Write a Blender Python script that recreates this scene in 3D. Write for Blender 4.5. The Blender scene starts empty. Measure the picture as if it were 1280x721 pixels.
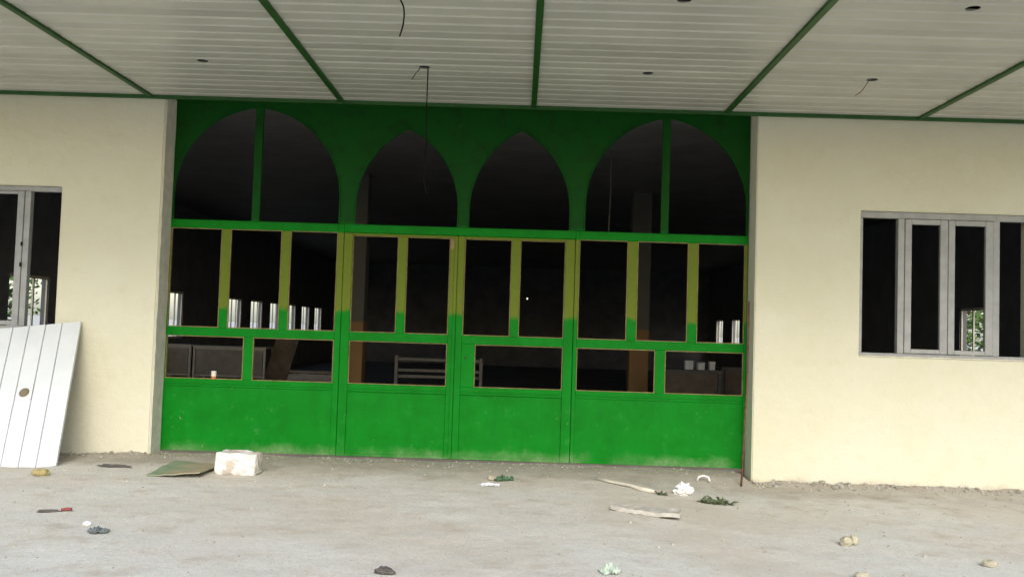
import bpy, bmesh, math, random
from mathutils import Vector, Matrix, noise
from math import radians, sin, cos, pi, sqrt
random.seed(7)
SC = bpy.context.scene
COL = SC.collection

# ------------------------------------------------------------------ camera, sky, sun, exposure
EYE = 1.55
cam_d = bpy.data.cameras.new('camera'); cam = bpy.data.objects.new('camera', cam_d); COL.objects.link(cam)
cam_d.sensor_width = 36.0; cam_d.lens = 36.0 * 1130.0 / 1280.0
cam_d.clip_start = 0.05; cam_d.clip_end = 5000
_yaw, _pitch, _roll = radians(-0.588), radians(2.592), 0.0314
_w = Vector((sin(_yaw)*cos(_pitch), cos(_yaw)*cos(_pitch), sin(_pitch)))
_r0 = Vector((cos(_yaw), -sin(_yaw), 0)); _u0 = _r0.cross(_w)
_r = _r0*cos(_roll) + _u0*sin(_roll); _u = -_r0*sin(_roll) + _u0*cos(_roll)
cam.matrix_world = Matrix(((_r.x, _u.x, -_w.x, 0), (_r.y, _u.y, -_w.y, 0), (_r.z, _u.z, -_w.z, EYE), (0, 0, 0, 1)))
SC.camera = cam

SUN_EL, SUN_AZ = radians(33), radians(172)      # hazy sun in front of the hall; azimuth from +Y towards +X
world = bpy.data.worlds.new('World'); SC.world = world; world.use_nodes = True
wn = world.node_tree.nodes; wl = world.node_tree.links; wn.clear()
sky = wn.new('ShaderNodeTexSky'); sky.sky_type = 'NISHITA'; sky.sun_disc = False
sky.sun_elevation = SUN_EL; sky.sun_rotation = SUN_AZ
sky.air_density = 1.0; sky.dust_density = 1.9; sky.ozone_density = 0.6
bg = wn.new('ShaderNodeBackground'); bg.inputs['Strength'].default_value = 0.12
wo = wn.new('ShaderNodeOutputWorld'); wl.new(sky.outputs[0], bg.inputs[0]); wl.new(bg.outputs[0], wo.inputs[0])
sun_d = bpy.data.lights.new('sun', 'SUN'); sun_d.energy = 0.8; sun_d.angle = radians(30); sun_d.color = (1.0, 0.98, 0.95)
sun = bpy.data.objects.new('sun', sun_d); COL.objects.link(sun)
_sd = Vector((sin(SUN_AZ)*cos(SUN_EL), cos(SUN_AZ)*cos(SUN_EL), sin(SUN_EL)))
sun.rotation_euler = _sd.to_track_quat('Z', 'Y').to_euler(); sun.location = (0, -20, 30)
SC.view_settings.view_transform = 'Standard'; SC.view_settings.look = 'None'
SC.view_settings.gamma = 1.0; SC.view_settings.use_curve_mapping = False
SC.view_settings.exposure = 1.27
SC.render.engine = 'CYCLES'
SC.cycles.max_bounces = 12; SC.cycles.diffuse_bounces = 8

# ------------------------------------------------------------------ materials
def ramp(nt, fac, stops):
    r = nt.nodes.new('ShaderNodeValToRGB'); e = r.color_ramp.elements
    while len(e) > 1: e.remove(e[-1])
    e[0].position = stops[0][0]; e[0].color = (*stops[0][1], 1) if len(stops[0][1]) == 3 else stops[0][1]
    for p, c in stops[1:]:
        n = e.new(p); n.color = (*c, 1)
    nt.links.new(fac, r.inputs[0]); return r.outputs[0]
def tex_noise(nt, vec, scale, detail=5, rough=0.6):
    n = nt.nodes.new('ShaderNodeTexNoise'); n.inputs['Scale'].default_value = scale
    n.inputs['Detail'].default_value = detail; n.inputs['Roughness'].default_value = rough
    nt.links.new(vec, n.inputs['Vector']); return n.outputs['Fac']
def mix(nt, fac, a, b, mode='MIX'):
    m = nt.nodes.new('ShaderNodeMix'); m.data_type = 'RGBA'; m.blend_type = mode
    if isinstance(fac, (int, float)): m.inputs[0].default_value = fac
    else: nt.links.new(fac, m.inputs[0])
    for v, s in ((a, m.inputs[6]), (b, m.inputs[7])):
        if isinstance(v, tuple): s.default_value = (*v, 1)
        else: nt.links.new(v, s)
    return m.outputs[2]
def math_n(nt, op, a, b=0.0, c=None):
    m = nt.nodes.new('ShaderNodeMath'); m.operation = op
    for i, v in enumerate((a, b) if c is None else (a, b, c)):
        if isinstance(v, (int, float)): m.inputs[i].default_value = v
        else: nt.links.new(v, m.inputs[i])
    return m.outputs[0]
def smooth(nt, v, lo, hi):
    m = nt.nodes.new('ShaderNodeMapRange'); m.interpolation_type = 'SMOOTHSTEP'
    nt.links.new(v, m.inputs[0]); m.inputs[1].default_value = lo; m.inputs[2].default_value = hi
    return m.outputs[0]
def base_mat(name, rough=0.8, metallic=0.0, spec=0.5):
    m = bpy.data.materials.new(name); m.use_nodes = True; nt = m.node_tree
    b = nt.nodes['Principled BSDF']; b.inputs['Roughness'].default_value = rough; b.inputs['Metallic'].default_value = metallic
    b.inputs['Specular IOR Level'].default_value = spec
    g = nt.nodes.new('ShaderNodeNewGeometry')
    return m, nt, b, g.outputs['Position']
def bump(nt, b, h, strength, dist):
    n = nt.nodes.new('ShaderNodeBump'); n.inputs['Strength'].default_value = strength; n.inputs['Distance'].default_value = dist
    nt.links.new(h, n.inputs['Height']); nt.links.new(n.outputs[0], b.inputs['Normal'])
def mottled(name, c1, c2, scale=8, rough=0.8, bs=0.3, bd=0.01, bscale=60, metallic=0.0, spec=0.5, lo=0.35, hi=0.65):
    m, nt, b, p = base_mat(name, rough, metallic, spec)
    f = tex_noise(nt, p, scale)
    nt.links.new(ramp(nt, f, [(lo, c1), (hi, c2)]), b.inputs['Base Color'])
    if bs: bump(nt, b, tex_noise(nt, p, bscale), bs, bd)
    return m

def mat_plaster():
    m, nt, b, p = base_mat('cream_plaster', 0.9, spec=0.25)
    big = tex_noise(nt, p, 0.7, 4); mid = tex_noise(nt, p, 5, 6); fine = tex_noise(nt, p, 45, 6, 0.7)
    c = mix(nt, smooth(nt, big, 0.3, 0.7), (0.58, 0.562, 0.415), (0.605, 0.592, 0.470))
    c = mix(nt, math_n(nt, 'MULTIPLY', smooth(nt, mid, 0.52, 0.78), 0.5), c, (0.545, 0.52, 0.375))
    c = mix(nt, math_n(nt, 'MULTIPLY', smooth(nt, tex_noise(nt, p, 1.6, 7, 0.7), 0.55, 0.70), 0.3), c, (0.64, 0.63, 0.52))
    # splash-dirt band at the foot of the wall, ragged upper edge
    sx = nt.nodes.new('ShaderNodeSeparateXYZ'); nt.links.new(p, sx.inputs[0])
    zz = math_n(nt, 'SUBTRACT', sx.outputs[2], math_n(nt, 'MULTIPLY', mid, 0.30))
    d = smooth(nt, zz, -0.16, -0.28)
    c = mix(nt, math_n(nt, 'MULTIPLY', d, 0.75), c, (0.42, 0.37, 0.29))
    nt.links.new(c, b.inputs['Base Color'])
    h = math_n(nt, 'ADD', math_n(nt, 'MULTIPLY', fine, 0.4), math_n(nt, 'MULTIPLY', tex_noise(nt, p, 9, 3), 1.0))
    bump(nt, b, h, 0.45, 0.025)
    return m
def mat_green():
    m, nt, b, p = base_mat('green_enamel', 0.42, spec=0.10)
    sx = nt.nodes.new('ShaderNodeSeparateXYZ'); nt.links.new(p, sx.inputs[0]); z = sx.outputs[2]
    mid = tex_noise(nt, p, 3.0, 6); fine = tex_noise(nt, p, 30, 6, 0.7)
    c = mix(nt, smooth(nt, mid, 0.3, 0.7), (0.001, 0.150, 0.006), (0.0012, 0.185, 0.010))
    mp = nt.nodes.new('ShaderNodeMapping'); mp.inputs['Scale'].default_value = (9, 9, 1.6); nt.links.new(p, mp.inputs[0])
    st = tex_noise(nt, mp.outputs[0], 1.0, 5, 0.65)
    c = mix(nt, math_n(nt, 'MULTIPLY', smooth(nt, st, 0.40, 0.70), 0.2), c, (0.002, 0.105, 0.007))
    # scuffs and small chips of bare grey
    chips = smooth(nt, tex_noise(nt, p, 11, 8, 0.75), 0.655, 0.73)
    c = mix(nt, math_n(nt, 'MULTIPLY', chips, 0.6), c, (0.30, 0.36, 0.24))
    # old olive primer left where the new coat stops (middle lights)
    wob = math_n(nt, 'MULTIPLY', tex_noise(nt, p, 5.0, 5), 0.16)
    zz = math_n(nt, 'SUBTRACT', z, wob)
    o1 = smooth(nt, zz, 1.59, 1.655); o2 = smooth(nt, z, 2.632, 2.626)
    ol = math_n(nt, 'MULTIPLY', o1, o2)
    olive = mix(nt, fine, (0.085, 0.125, 0.011), (0.15, 0.19, 0.022))
    c = mix(nt, ol, c, olive)
    # arch sheets: canopy shade put into a darker green, with random patches
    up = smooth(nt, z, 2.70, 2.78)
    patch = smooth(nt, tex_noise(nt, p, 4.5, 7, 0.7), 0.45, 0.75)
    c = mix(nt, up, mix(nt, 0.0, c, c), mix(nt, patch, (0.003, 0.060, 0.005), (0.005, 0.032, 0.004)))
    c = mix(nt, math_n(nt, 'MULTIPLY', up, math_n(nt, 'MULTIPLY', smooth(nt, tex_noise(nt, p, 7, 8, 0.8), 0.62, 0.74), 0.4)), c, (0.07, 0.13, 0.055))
    low = math_n(nt, 'MULTIPLY', smooth(nt, z, 0.80, 0.70), smooth(nt, tex_noise(nt, p, 6, 8, 0.8), 0.56, 0.74))
    c = mix(nt, math_n(nt, 'MULTIPLY', low, 0.35), c, (0.10, 0.25, 0.10))
    # road dust splashed on the kick panels
    dz = math_n(nt, 'SUBTRACT', z, math_n(nt, 'MULTIPLY', mid, 0.35))
    dust = math_n(nt, 'MULTIPLY', smooth(nt, dz, -0.02, -0.22), math_n(nt, 'MULTIPLY', smooth(nt, tex_noise(nt, p, 1.3, 3), 0.35, 0.65), math_n(nt, 'MULTIPLY', fine, 0.9)))
    c = mix(nt, dust, c, (0.33, 0.37, 0.24))
    nt.links.new(c, b.inputs['Base Color'])
    r = math_n(nt, 'ADD', 0.42, math_n(nt, 'MULTIPLY', fine, 0.3)); nt.links.new(r, b.inputs['Roughness'])
    bump(nt, b, math_n(nt, 'ADD', tex_noise(nt, p, 6, 3), math_n(nt, 'MULTIPLY', fine, 0.25)), 0.18, 0.012)
    return m
def mat_ground():
    m, nt, b, p = base_mat('dusty_ground', 0.95, spec=0.2)
    big = tex_noise(nt, p, 0.45, 5); mid = tex_noise(nt, p, 2.6, 7, 0.65); fine = tex_noise(nt, p, 40, 8, 0.75)
    c = mix(nt, smooth(nt, big, 0.35, 0.65), (0.54, 0.50, 0.42), (0.60, 0.60, 0.545))
    c = mix(nt, math_n(nt, 'MULTIPLY', smooth(nt, mid, 0.50, 0.70), 0.7), c, (0.45, 0.395, 0.31))
    c = mix(nt, math_n(nt, 'MULTIPLY', smooth(nt, tex_noise(nt, p, 13, 6, 0.7), 0.48, 0.68), 0.3), c, (0.44, 0.405, 0.34))
    c = mix(nt, math_n(nt, 'MULTIPLY', smooth(nt, tex_noise(nt, p, 1.1, 6, 0.7), 0.56, 0.66), 0.5), c, (0.60, 0.585, 0.52))
    c = mix(nt, math_n(nt, 'MULTIPLY', smooth(nt, fine, 0.42, 0.72), 0.5), c, (0.36, 0.335, 0.28))
    c = mix(nt, math_n(nt, 'MULTIPLY', smooth(nt, tex_noise(nt, p, 75, 4, 0.8), 0.64, 0.72), 0.6), c, (0.66, 0.64, 0.57))
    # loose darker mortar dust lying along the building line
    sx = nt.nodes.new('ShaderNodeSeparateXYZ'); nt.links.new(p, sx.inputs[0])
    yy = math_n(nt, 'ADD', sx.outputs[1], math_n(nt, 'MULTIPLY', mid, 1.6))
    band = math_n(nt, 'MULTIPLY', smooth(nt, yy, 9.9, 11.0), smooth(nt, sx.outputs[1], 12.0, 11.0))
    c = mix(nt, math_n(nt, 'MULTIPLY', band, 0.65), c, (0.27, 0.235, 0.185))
    nt.links.new(c, b.inputs['Base Color'])
    h = math_n(nt, 'ADD', math_n(nt, 'MULTIPLY', fine, 0.6), mid)
    bump(nt, b, math_n(nt, 'ADD', h, math_n(nt, 'MULTIPLY', tex_noise(nt, p, 14, 5), 0.6)), 0.55, 0.02)
    return m
MT = {}
MT['plaster'] = mat_plaster(); MT['green'] = mat_green(); MT['ground'] = mat_ground()
MT['cement'] = mottled('grey_cement', (0.50, 0.49, 0.41), (0.62, 0.60, 0.51), 9, 0.9, 0.6, 0.015)
MT['bead'] = mottled('ochre_bead', (0.13, 0.105, 0.028), (0.25, 0.20, 0.075), 14, 0.7, 0.4, 0.005)
def mat_pvc():
    m = mottled('ceiling_cladding', (0.475, 0.470, 0.405), (0.53, 0.525, 0.46), 2.0, 0.36, 0.05, 0.004, 20); nt = m.node_tree; b = nt.nodes['Principled BSDF']
    src = b.inputs['Base Color'].links[0].from_socket; oi = nt.nodes.new('ShaderNodeObjectInfo')
    mr = nt.nodes.new('ShaderNodeMapRange'); nt.links.new(oi.outputs['Random'], mr.inputs[0]); mr.inputs[3].default_value = 0.90; mr.inputs[4].default_value = 1.06
    cc = nt.nodes.new('ShaderNodeCombineColor'); [nt.links.new(mr.outputs[0], cc.inputs[i]) for i in range(3)]
    nt.links.new(mix(nt, 1.0, src, cc.outputs[0], 'MULTIPLY'), b.inputs['Base Color']); return m
MT['pvc'] = mat_pvc()
MT['pvc_new'] = mottled('white_cladding', (0.55, 0.585, 0.60), (0.60, 0.63, 0.635), 3.0, 0.40, 0.05, 0.004, 20)
MT['groove'] = mottled('cladding_joint', (0.24, 0.26, 0.28), (0.30, 0.32, 0.34), 3.0, 0.5, 0, 0)
MT['batten'] = mottled('dark_green_batten', (0.009, 0.062, 0.005), (0.014, 0.088, 0.009), 5, 0.5, 0.1, 0.004)
MT['void'] = mottled('ceiling_void', (0.02, 0.02, 0.02), (0.035, 0.033, 0.03), 4, 0.9, 0, 0)
MT['alu'] = mottled('grey_window_metal', (0.25, 0.255, 0.25), (0.32, 0.325, 0.315), 7, 0.55, 0.15, 0.004, 40, metallic=0.15)
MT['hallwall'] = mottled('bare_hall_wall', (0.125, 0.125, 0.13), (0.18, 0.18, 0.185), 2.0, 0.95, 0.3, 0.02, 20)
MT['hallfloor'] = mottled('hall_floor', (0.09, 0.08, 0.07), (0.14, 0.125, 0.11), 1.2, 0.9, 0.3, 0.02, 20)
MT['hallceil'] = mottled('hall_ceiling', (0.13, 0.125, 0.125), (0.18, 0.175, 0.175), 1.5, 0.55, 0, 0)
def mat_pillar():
    m, nt, b, p = base_mat('pillar_shaded_top', 0.9, spec=0.2)
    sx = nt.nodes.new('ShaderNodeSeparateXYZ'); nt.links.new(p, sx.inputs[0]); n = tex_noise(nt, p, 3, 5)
    lo = mix(nt, n, (0.20, 0.12, 0.05), (0.26, 0.16, 0.075)); hi = mix(nt, n, (0.085, 0.082, 0.07), (0.12, 0.115, 0.10))  # tan below; shade on the upper pillar put into a dark grey
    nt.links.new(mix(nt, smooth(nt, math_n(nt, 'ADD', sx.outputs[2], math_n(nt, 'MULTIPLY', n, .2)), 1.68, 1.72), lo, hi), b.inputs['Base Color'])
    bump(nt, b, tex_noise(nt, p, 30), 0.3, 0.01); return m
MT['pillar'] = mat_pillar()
MT['roof'] = mottled('roof_concrete', (0.32, 0.31, 0.29), (0.42, 0.40, 0.37), 1.2, 0.9, 0.3, 0.02)
MT['hallwin'] = mottled('cream_window_bar', (0.62, 0.58, 0.44), (0.74, 0.70, 0.56), 5, 0.6, 0, 0)
MT['rubber'] = mottled('dark_cable', (0.006, 0.006, 0.006), (0.012, 0.011, 0.010), 20, 0.8, 0, 0, spec=0.05)
MT['redwire'] = mottled('brown_wire', (0.18, 0.07, 0.04), (0.25, 0.11, 0.06), 20, 0.6, 0, 0)
MT['rust'] = mottled('rusty_steel', (0.055, 0.028, 0.016), (0.16, 0.075, 0.035), 25, 0.85, 0.5, 0.004, 120)
MT['block'] = mottled('limewashed_block', (0.62, 0.615, 0.58), (0.44, 0.39, 0.32), 5, 0.95, 0.8, 0.015, 35, lo=0.50, hi=0.56)
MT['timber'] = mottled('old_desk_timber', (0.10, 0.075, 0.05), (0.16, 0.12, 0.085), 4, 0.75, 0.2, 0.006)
MT['timber_lit'] = mottled('desk_timber_lit', (0.22, 0.20, 0.16), (0.30, 0.27, 0.22), 4, 0.75, 0.2, 0.006)  # desk timber lightened in colour to make up for weak light inside
MT['edge_lit'] = mottled('pale_desk_edge_lit', (0.42, 0.39, 0.32), (0.52, 0.48, 0.40), 6, 0.7, 0.2, 0.006)  # edge lightened the same way as the lit timber
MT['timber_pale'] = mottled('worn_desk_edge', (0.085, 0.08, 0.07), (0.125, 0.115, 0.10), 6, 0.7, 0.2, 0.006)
MT['bark'] = mottled('bark', (0.10, 0.07, 0.045), (0.18, 0.13, 0.09), 12, 0.95, 0.8, 0.03, 20)
MT['leaf'] = mottled('foliage', (0.035, 0.085, 0.018), (0.10, 0.19, 0.04), 3, 0.7, 0, 0)
def plain(name, c, k=0.75, scale=18, rough=0.8, bs=0.3):
    return mottled(name, tuple(v*k for v in c), c, scale, rough, bs, 0.006, 60)
MT['white'] = plain('white_paper', (0.68, 0.68, 0.66), 0.88)
MT['bluewhite'] = plain('pale_plastic', (0.62, 0.64, 0.66), 0.85)
MT['yellow'] = plain('yellow_sponge', (0.38, 0.32, 0.14), 0.7)
MT['ystone'] = plain('yellow_stone', (0.42, 0.39, 0.28), 0.7)
MT['greyrag'] = plain('slate_grey_rag', (0.15, 0.175, 0.175), 0.6)
MT['darkwood'] = plain('dark_stick', (0.11, 0.10, 0.09), 0.6)
MT['red'] = plain('red_grip', (0.24, 0.06, 0.05), 0.7)
MT['palewood'] = plain('pale_lath', (0.58, 0.54, 0.44), 0.8)
MT['slab'] = plain('pale_board', (0.46, 0.44, 0.385), 0.8)
MT['greenfoil'] = plain('green_wrapper', (0.05, 0.13, 0.055), 0.5)
MT['palegreen'] = plain('pale_green_plastic', (0.47, 0.56, 0.46), 0.75)
MT['weed'] = plain('dull_weed', (0.10, 0.13, 0.06), 0.6)
MT['stone'] = mottled('rubble_stone', (0.24, 0.22, 0.18), (0.44, 0.42, 0.36), 9, 0.95, 0.6, 0.008, 70)
MT['can'] = None
def mat_card():
    m, nt, b, p = base_mat('painted_card', 0.9, spec=0.2)
    sx = nt.nodes.new('ShaderNodeSeparateXYZ'); nt.links.new(p, sx.inputs[0])
    f = tex_noise(nt, p, 5, 6); v = math_n(nt, 'ADD', sx.outputs[0], math_n(nt, 'MULTIPLY', f, 0.7))
    c = mix(nt, smooth(nt, v, -2.95, -3.25), (0.31, 0.275, 0.18), (0.20, 0.265, 0.165))
    c = mix(nt, smooth(nt, tex_noise(nt, p, 9, 6), 0.55, 0.75), c, (0.35, 0.32, 0.22))
    nt.links.new(c, b.inputs['Base Color']); bump(nt, b, tex_noise(nt, p, 30), 0.3, 0.006); return m
MT['card'] = mat_card()
def mat_can():
    m, nt, b, p = base_mat('tin_can', 0.45)
    sx = nt.nodes.new('ShaderNodeSeparateXYZ'); nt.links.new(p, sx.inputs[0])
    nt.links.new(mix(nt, smooth(nt, sx.outputs[2], 0.885, 0.892), (0.42, 0.16, 0.06), (0.62, 0.58, 0.48)), b.inputs['Base Color']); return m
MT['can'] = mat_can()

# ------------------------------------------------------------------ mesh helpers
class MB:
    def __init__(s): s.v = []; s.f = []
    def box(s, x0, x1, y0, y1, z0, z1):
        n = len(s.v)
        s.v += [(x0,y0,z0),(x1,y0,z0),(x1,y1,z0),(x0,y1,z0),(x0,y0,z1),(x1,y0,z1),(x1,y1,z1),(x0,y1,z1)]
        s.f += [tuple(n+i for i in q) for q in ((0,3,2,1),(4,5,6,7),(0,1,5,4),(1,2,6,5),(2,3,7,6),(3,0,4,7))]
        return s
    def tube(s, pts, r, seg=8, caps=True):
        pts = [Vector(p) for p in pts]; rs = r if isinstance(r, (list, tuple)) else [r]*len(pts)
        n0 = len(s.v); prev = None
        for i, p in enumerate(pts):
            t = (pts[min(i+1, len(pts)-1)] - pts[max(i-1, 0)]).normalized()
            a = prev if prev else (Vector((1,0,0)) if abs(t.x) < 0.9 else Vector((0,1,0)))
            a = (a - t*a.dot(t)).normalized(); prev = a; bb = t.cross(a)
            for k in range(seg):
                q = p + (a*cos(2*pi*k/seg) + bb*sin(2*pi*k/seg))*rs[i]; s.v.append(tuple(q))
        for i in range(len(pts)-1):
            for k in range(seg):
                k2 = (k+1) % seg
                s.f.append((n0+i*seg+k, n0+i*seg+k2, n0+(i+1)*seg+k2, n0+(i+1)*seg+k))
        if caps:
            s.f.append(tuple(n0+k for k in reversed(range(seg))))
            s.f.append(tuple(n0+(len(pts)-1)*seg+k for k in range(seg)))
        return s
    def build(s, name, mat, parent=None, bevel=0.0, smooth=False, loc=None, mats=None):
        me = bpy.data.meshes.new(name)
        bm = bmesh.new(); vs = [bm.verts.new(v) for v in s.v]
        for f in s.f:
            try: bm.faces.new([vs[i] for i in f])
            except ValueError: pass
        bmesh.ops.recalc_face_normals(bm, faces=bm.faces[:])
        if bevel: bmesh.ops.bevel(bm, geom=bm.edges[:], offset=bevel, segments=1, affect='EDGES', clamp_overlap=True)
        if smooth:
            for f in bm.faces: f.smooth = True
        bm.to_mesh(me); bm.free()
        me.materials.append(MT[mat] if isinstance(mat, str) else mat)
        return link(name, me, parent, loc)
WL = {}
def link(name, data, parent=None, loc=None):
    """mesh data is in world coordinates unless loc is given"""
    o = bpy.data.objects.new(name, data); COL.objects.link(o)
    w = Vector(loc) if loc is not None else Vector((0,0,0)); WL[o.name] = w
    if parent is not None:
        o.parent = parent; o.location = w - WL[parent.name]
    else: o.location = w
    return o
def tag(o, label=None, cat=None, group=None, kind=None):
    if label: o['label'] = label
    if cat: o['category'] = cat
    if group: o['group'] = group
    if kind: o['kind'] = kind
    return o
def thing(name, label, cat, loc=(0,0,0), group=None):
    return tag(link(name, None, None, loc), label, cat, group)
def bx(name, mat, parent, x0, x1, y0, y1, z0, z1, bevel=0.003):
    return MB().box(x0, x1, y0, y1, z0, z1).build(name, mat, parent, bevel)
def rebase(o, loc):
    """move a world-coordinate mesh's origin to loc"""
    l = Vector(loc)
    for v in o.data.vertices: v.co -= l
    o.location = l; WL[o.name] = l
    return o
def nz(x, y, z=0.0): return noise.noise(Vector((x, y, z)))
def sstep(a, b, x):
    t = min(1, max(0, (x-a)/(b-a))); return t*t*(3-2*t)

# ------------------------------------------------------------------ the setting
YW, YD = 10.36, 10.66          # wall face, door screen face
ZC = 4.13                      # canopy ceiling
def ground_z(x, y):
    z = -0.12*sstep(0.4, 2.7, x)*(1 - sstep(9.75, 10.55, y)*(1 - sstep(2.55, 2.72, x)))
    z -= 0.035*sstep(-4.3, -5.2, x)
    z += 0.012*nz(x*0.5, y*0.5) + 0.010*nz(x*1.7, y*1.7, 3) + 0.006*nz(x*6, y*6, 5)
    near = sstep(9.95, 10.35, y)*(1 if (x < -4.2 or x > 2.66) else 0.35)
    z += near*((0.045 if x > 2.66 else 0.02) + 0.026*nz(x*3.1, y*4, 9) + 0.012*nz(x*13, y*13, 2))
    if -4.2 < x < 2.66: z -= 0.02*sstep(10.2, 10.6, y)
    return z
def axis(lo, hi, step, outer):
    n = int(round((hi-lo)/step)); c = [lo + (hi-lo)*i/n for i in range(n+1)]
    return [lo-d for d in reversed(outer)] + c + [hi+d for d in outer]
def build_ground():
    xs = axis(-9.0, 9.0, 0.06, [0.4, 1.5, 4, 10, 25, 60, 150, 400, 1200])
    ys = axis(2.6, 10.7, 0.05, [0.4, 1.5, 4, 10, 28, 60, 150, 400, 1200])
    mb = MB(); nx = len(xs)
    for y in ys:
        for x in xs:
            if y > 10.75 and abs(x) < 9.5 and y < 39.5: z = -0.2
            else: z = ground_z(max(-9, min(9, x)), min(y, 10.7)) if y < 10.8 else -0.12
            if abs(x) > 9.5 or y < 2.5: z = -0.06 + 0.03*nz(x*.3, y*.3)
            mb.v.append((x, y, z))
    for j in range(len(ys)-1):
        for i in range(nx-1):
            a = j*nx+i; mb.f.append((a, a+1, a+nx+1, a+nx))
    tag(mb.build('ground', 'ground', smooth=True), kind='structure')
build_ground()
HW, HB = 8.0, 38.4
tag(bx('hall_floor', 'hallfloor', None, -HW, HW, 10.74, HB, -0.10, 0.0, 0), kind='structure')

def grid_wall(name, mat, parent, us, zs, holes, d0, d1, along='x', bevel=0):
    """wall in the u-z plane, thickness d0..d1, cells listed in holes left open; reveals closed"""
    mb = MB()
    P = (lambda u, d, z: (u, d, z)) if along == 'x' else (lambda u, d, z: (d, u, z))
    def q(*pts):
        n = len(mb.v); mb.v.extend(pts); mb.f.append(tuple(range(n, n+len(pts))))
    nu, nzz = len(us)-1, len(zs)-1
    solid = lambda i, k: 0 <= i < nu and 0 <= k < nzz and (i, k) not in holes
    for i in range(nu):
        for k in range(nzz):
            if not solid(i, k): continue
            u0, u1, z0, z1 = us[i], us[i+1], zs[k], zs[k+1]
            q(P(u0,d0,z0),P(u1,d0,z0),P(u1,d0,z1),P(u0,d0,z1)); q(P(u0,d1,z0),P(u0,d1,z1),P(u1,d1,z1),P(u1,d1,z0))
            if not solid(i-1, k): q(P(u0,d0,z0),P(u0,d0,z1),P(u0,d1,z1),P(u0,d1,z0))
            if not solid(i+1, k): q(P(u1,d0,z0),P(u1,d1,z0),P(u1,d1,z1),P(u1,d0,z1))
            if not solid(i, k-1): q(P(u0,d0,z0),P(u0,d1,z0),P(u1,d1,z0),P(u1,d0,z0))
            if not solid(i, k+1): q(P(u0,d0,z1),P(u1,d0,z1),P(u1,d1,z1),P(u0,d1,z1))
    me = bpy.data.meshes.new(name); bm = bmesh.new(); vs = [bm.verts.new(v) for v in mb.v]
    for f in mb.f: bm.faces.new([vs[i] for i in f])
    bmesh.ops.remove_doubles(bm, verts=bm.verts[:], dist=0.0005)
    bmesh.ops.recalc_face_normals(bm, faces=bm.faces[:])
    if bevel:
        ed = [e for e in bm.edges if len(e.link_faces) == 2 and e.calc_face_angle(0) > 0.5]
        bmesh.ops.bevel(bm, geom=ed, offset=bevel, segments=3, affect='EDGES')
    bm.to_mesh(me); bm.free(); me.materials.append(MT[mat]); return link(name, me, parent)

hall = thing('hall_building', 'long cream plastered hall with windows either side of a green arched entrance', 'building', (0, YW, 0))
WLX = (-7.43, -5.355); WRX = (3.87, 5.90); WZ = (1.37, 3.04)
grid_wall('front_wall', 'plaster', hall, [-HW-.4, WLX[0], WLX[1], -4.195], [-0.3, WZ[0], WZ[1], 4.60], {(1,1)}, YW, YW+0.38, bevel=0.012)
grid_wall('front_wall', 'plaster', hall, [2.672, WRX[0], WRX[1], HW+.4], [-0.3, WZ[0], WZ[1], 4.60], {(1,1)}, YW, YW+0.38, bevel=0.012)
bx('lintel', 'plaster', hall, -4.194, 2.671, YW+0.004, YW+0.38, 4.17, 4.60, 0)
# bare cement left on the door jambs
for x0, x1, sd in ((-4.195, -4.183, 1),):
    mb = MB(); n = 40
    for i in range(n+1):
        z = -0.05 + 4.2*i/n; w = 0.014 + 0.006*nz(0, z*3, x0)
        xa = -4.197 if sd > 0 else 2.674; xb = xa + sd*w
        mb.v += [(xa, YW+0.02, z), (xb, YW+0.02+0.01*nz(z*4, 1, x0), z), (xb, YW+0.33, z)]
    for i in range(n):
        a = i*3; mb.f += [(a, a+1, a+4, a+3), (a+1, a+2, a+5, a+4)]
    mb.build('jamb_render', 'cement', hall)
lw = [14.64, 16.73, 18.82, 20.75, 25.27, 27.36, 29.45, 31.54, 33.63, 35.72]
rw = [15.95, 33.7, 36.4]
def side_wall(X, t, centres, sign):
    us = [YW+0.381]; holes = set()
    for c in centres: us += [c-0.6, c+0.6]
    us.append(HB)
    for i in range(len(centres)): holes.add((2*i+1, 1))
    d0, d1 = (X-t, X) if sign < 0 else (X, X+t)
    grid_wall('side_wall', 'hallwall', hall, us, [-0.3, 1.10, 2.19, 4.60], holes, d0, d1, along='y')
    for c in centres:
        a, b = (d1-.045, d1-.02) if sign < 0 else (d0+.02, d0+.045)
        w = MB()
        w.box(a, b, c-0.6, c-0.57, 1.10, 2.19).box(a, b, c+0.57, c+0.6, 1.10, 2.19)
        w.box(a, b, c-0.569, c+0.569, 2.14, 2.189).box(a, b, c-0.569, c+0.569, 1.101, 1.15)
        win = w.build('side_window', 'hallwin', hall)
        for k in (-0.22, 0.16): bx('mullion', 'hallwin', win, a, b, c+k-0.02, c+k+0.02, 1.151, 2.139, 0)
side_wall(-HW, 0.13, lw, -1); side_wall(HW, 0.13, rw, 1)
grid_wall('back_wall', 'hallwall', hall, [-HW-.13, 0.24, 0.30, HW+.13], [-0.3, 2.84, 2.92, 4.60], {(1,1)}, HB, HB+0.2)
# hall ceiling: the same cladding, ribs run across
mb = MB(); y = 10.745
while y < HB-0.25:
    mb.box(-HW+.005, HW-.005, y, y+0.188, 4.18, 4.20); y += 0.2
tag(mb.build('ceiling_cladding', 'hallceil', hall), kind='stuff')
bx('roof', 'roof', hall, -HW-.6, HW+.6, YW-0.1, HB+.6, 4.605, 4.80, 0)
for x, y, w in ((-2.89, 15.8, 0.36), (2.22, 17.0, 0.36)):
    bx('pillar', 'pillar', hall, x-w/2, x+w/2, y-w/2, y+w/2, 0.001, 4.178, 0.01)

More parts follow.
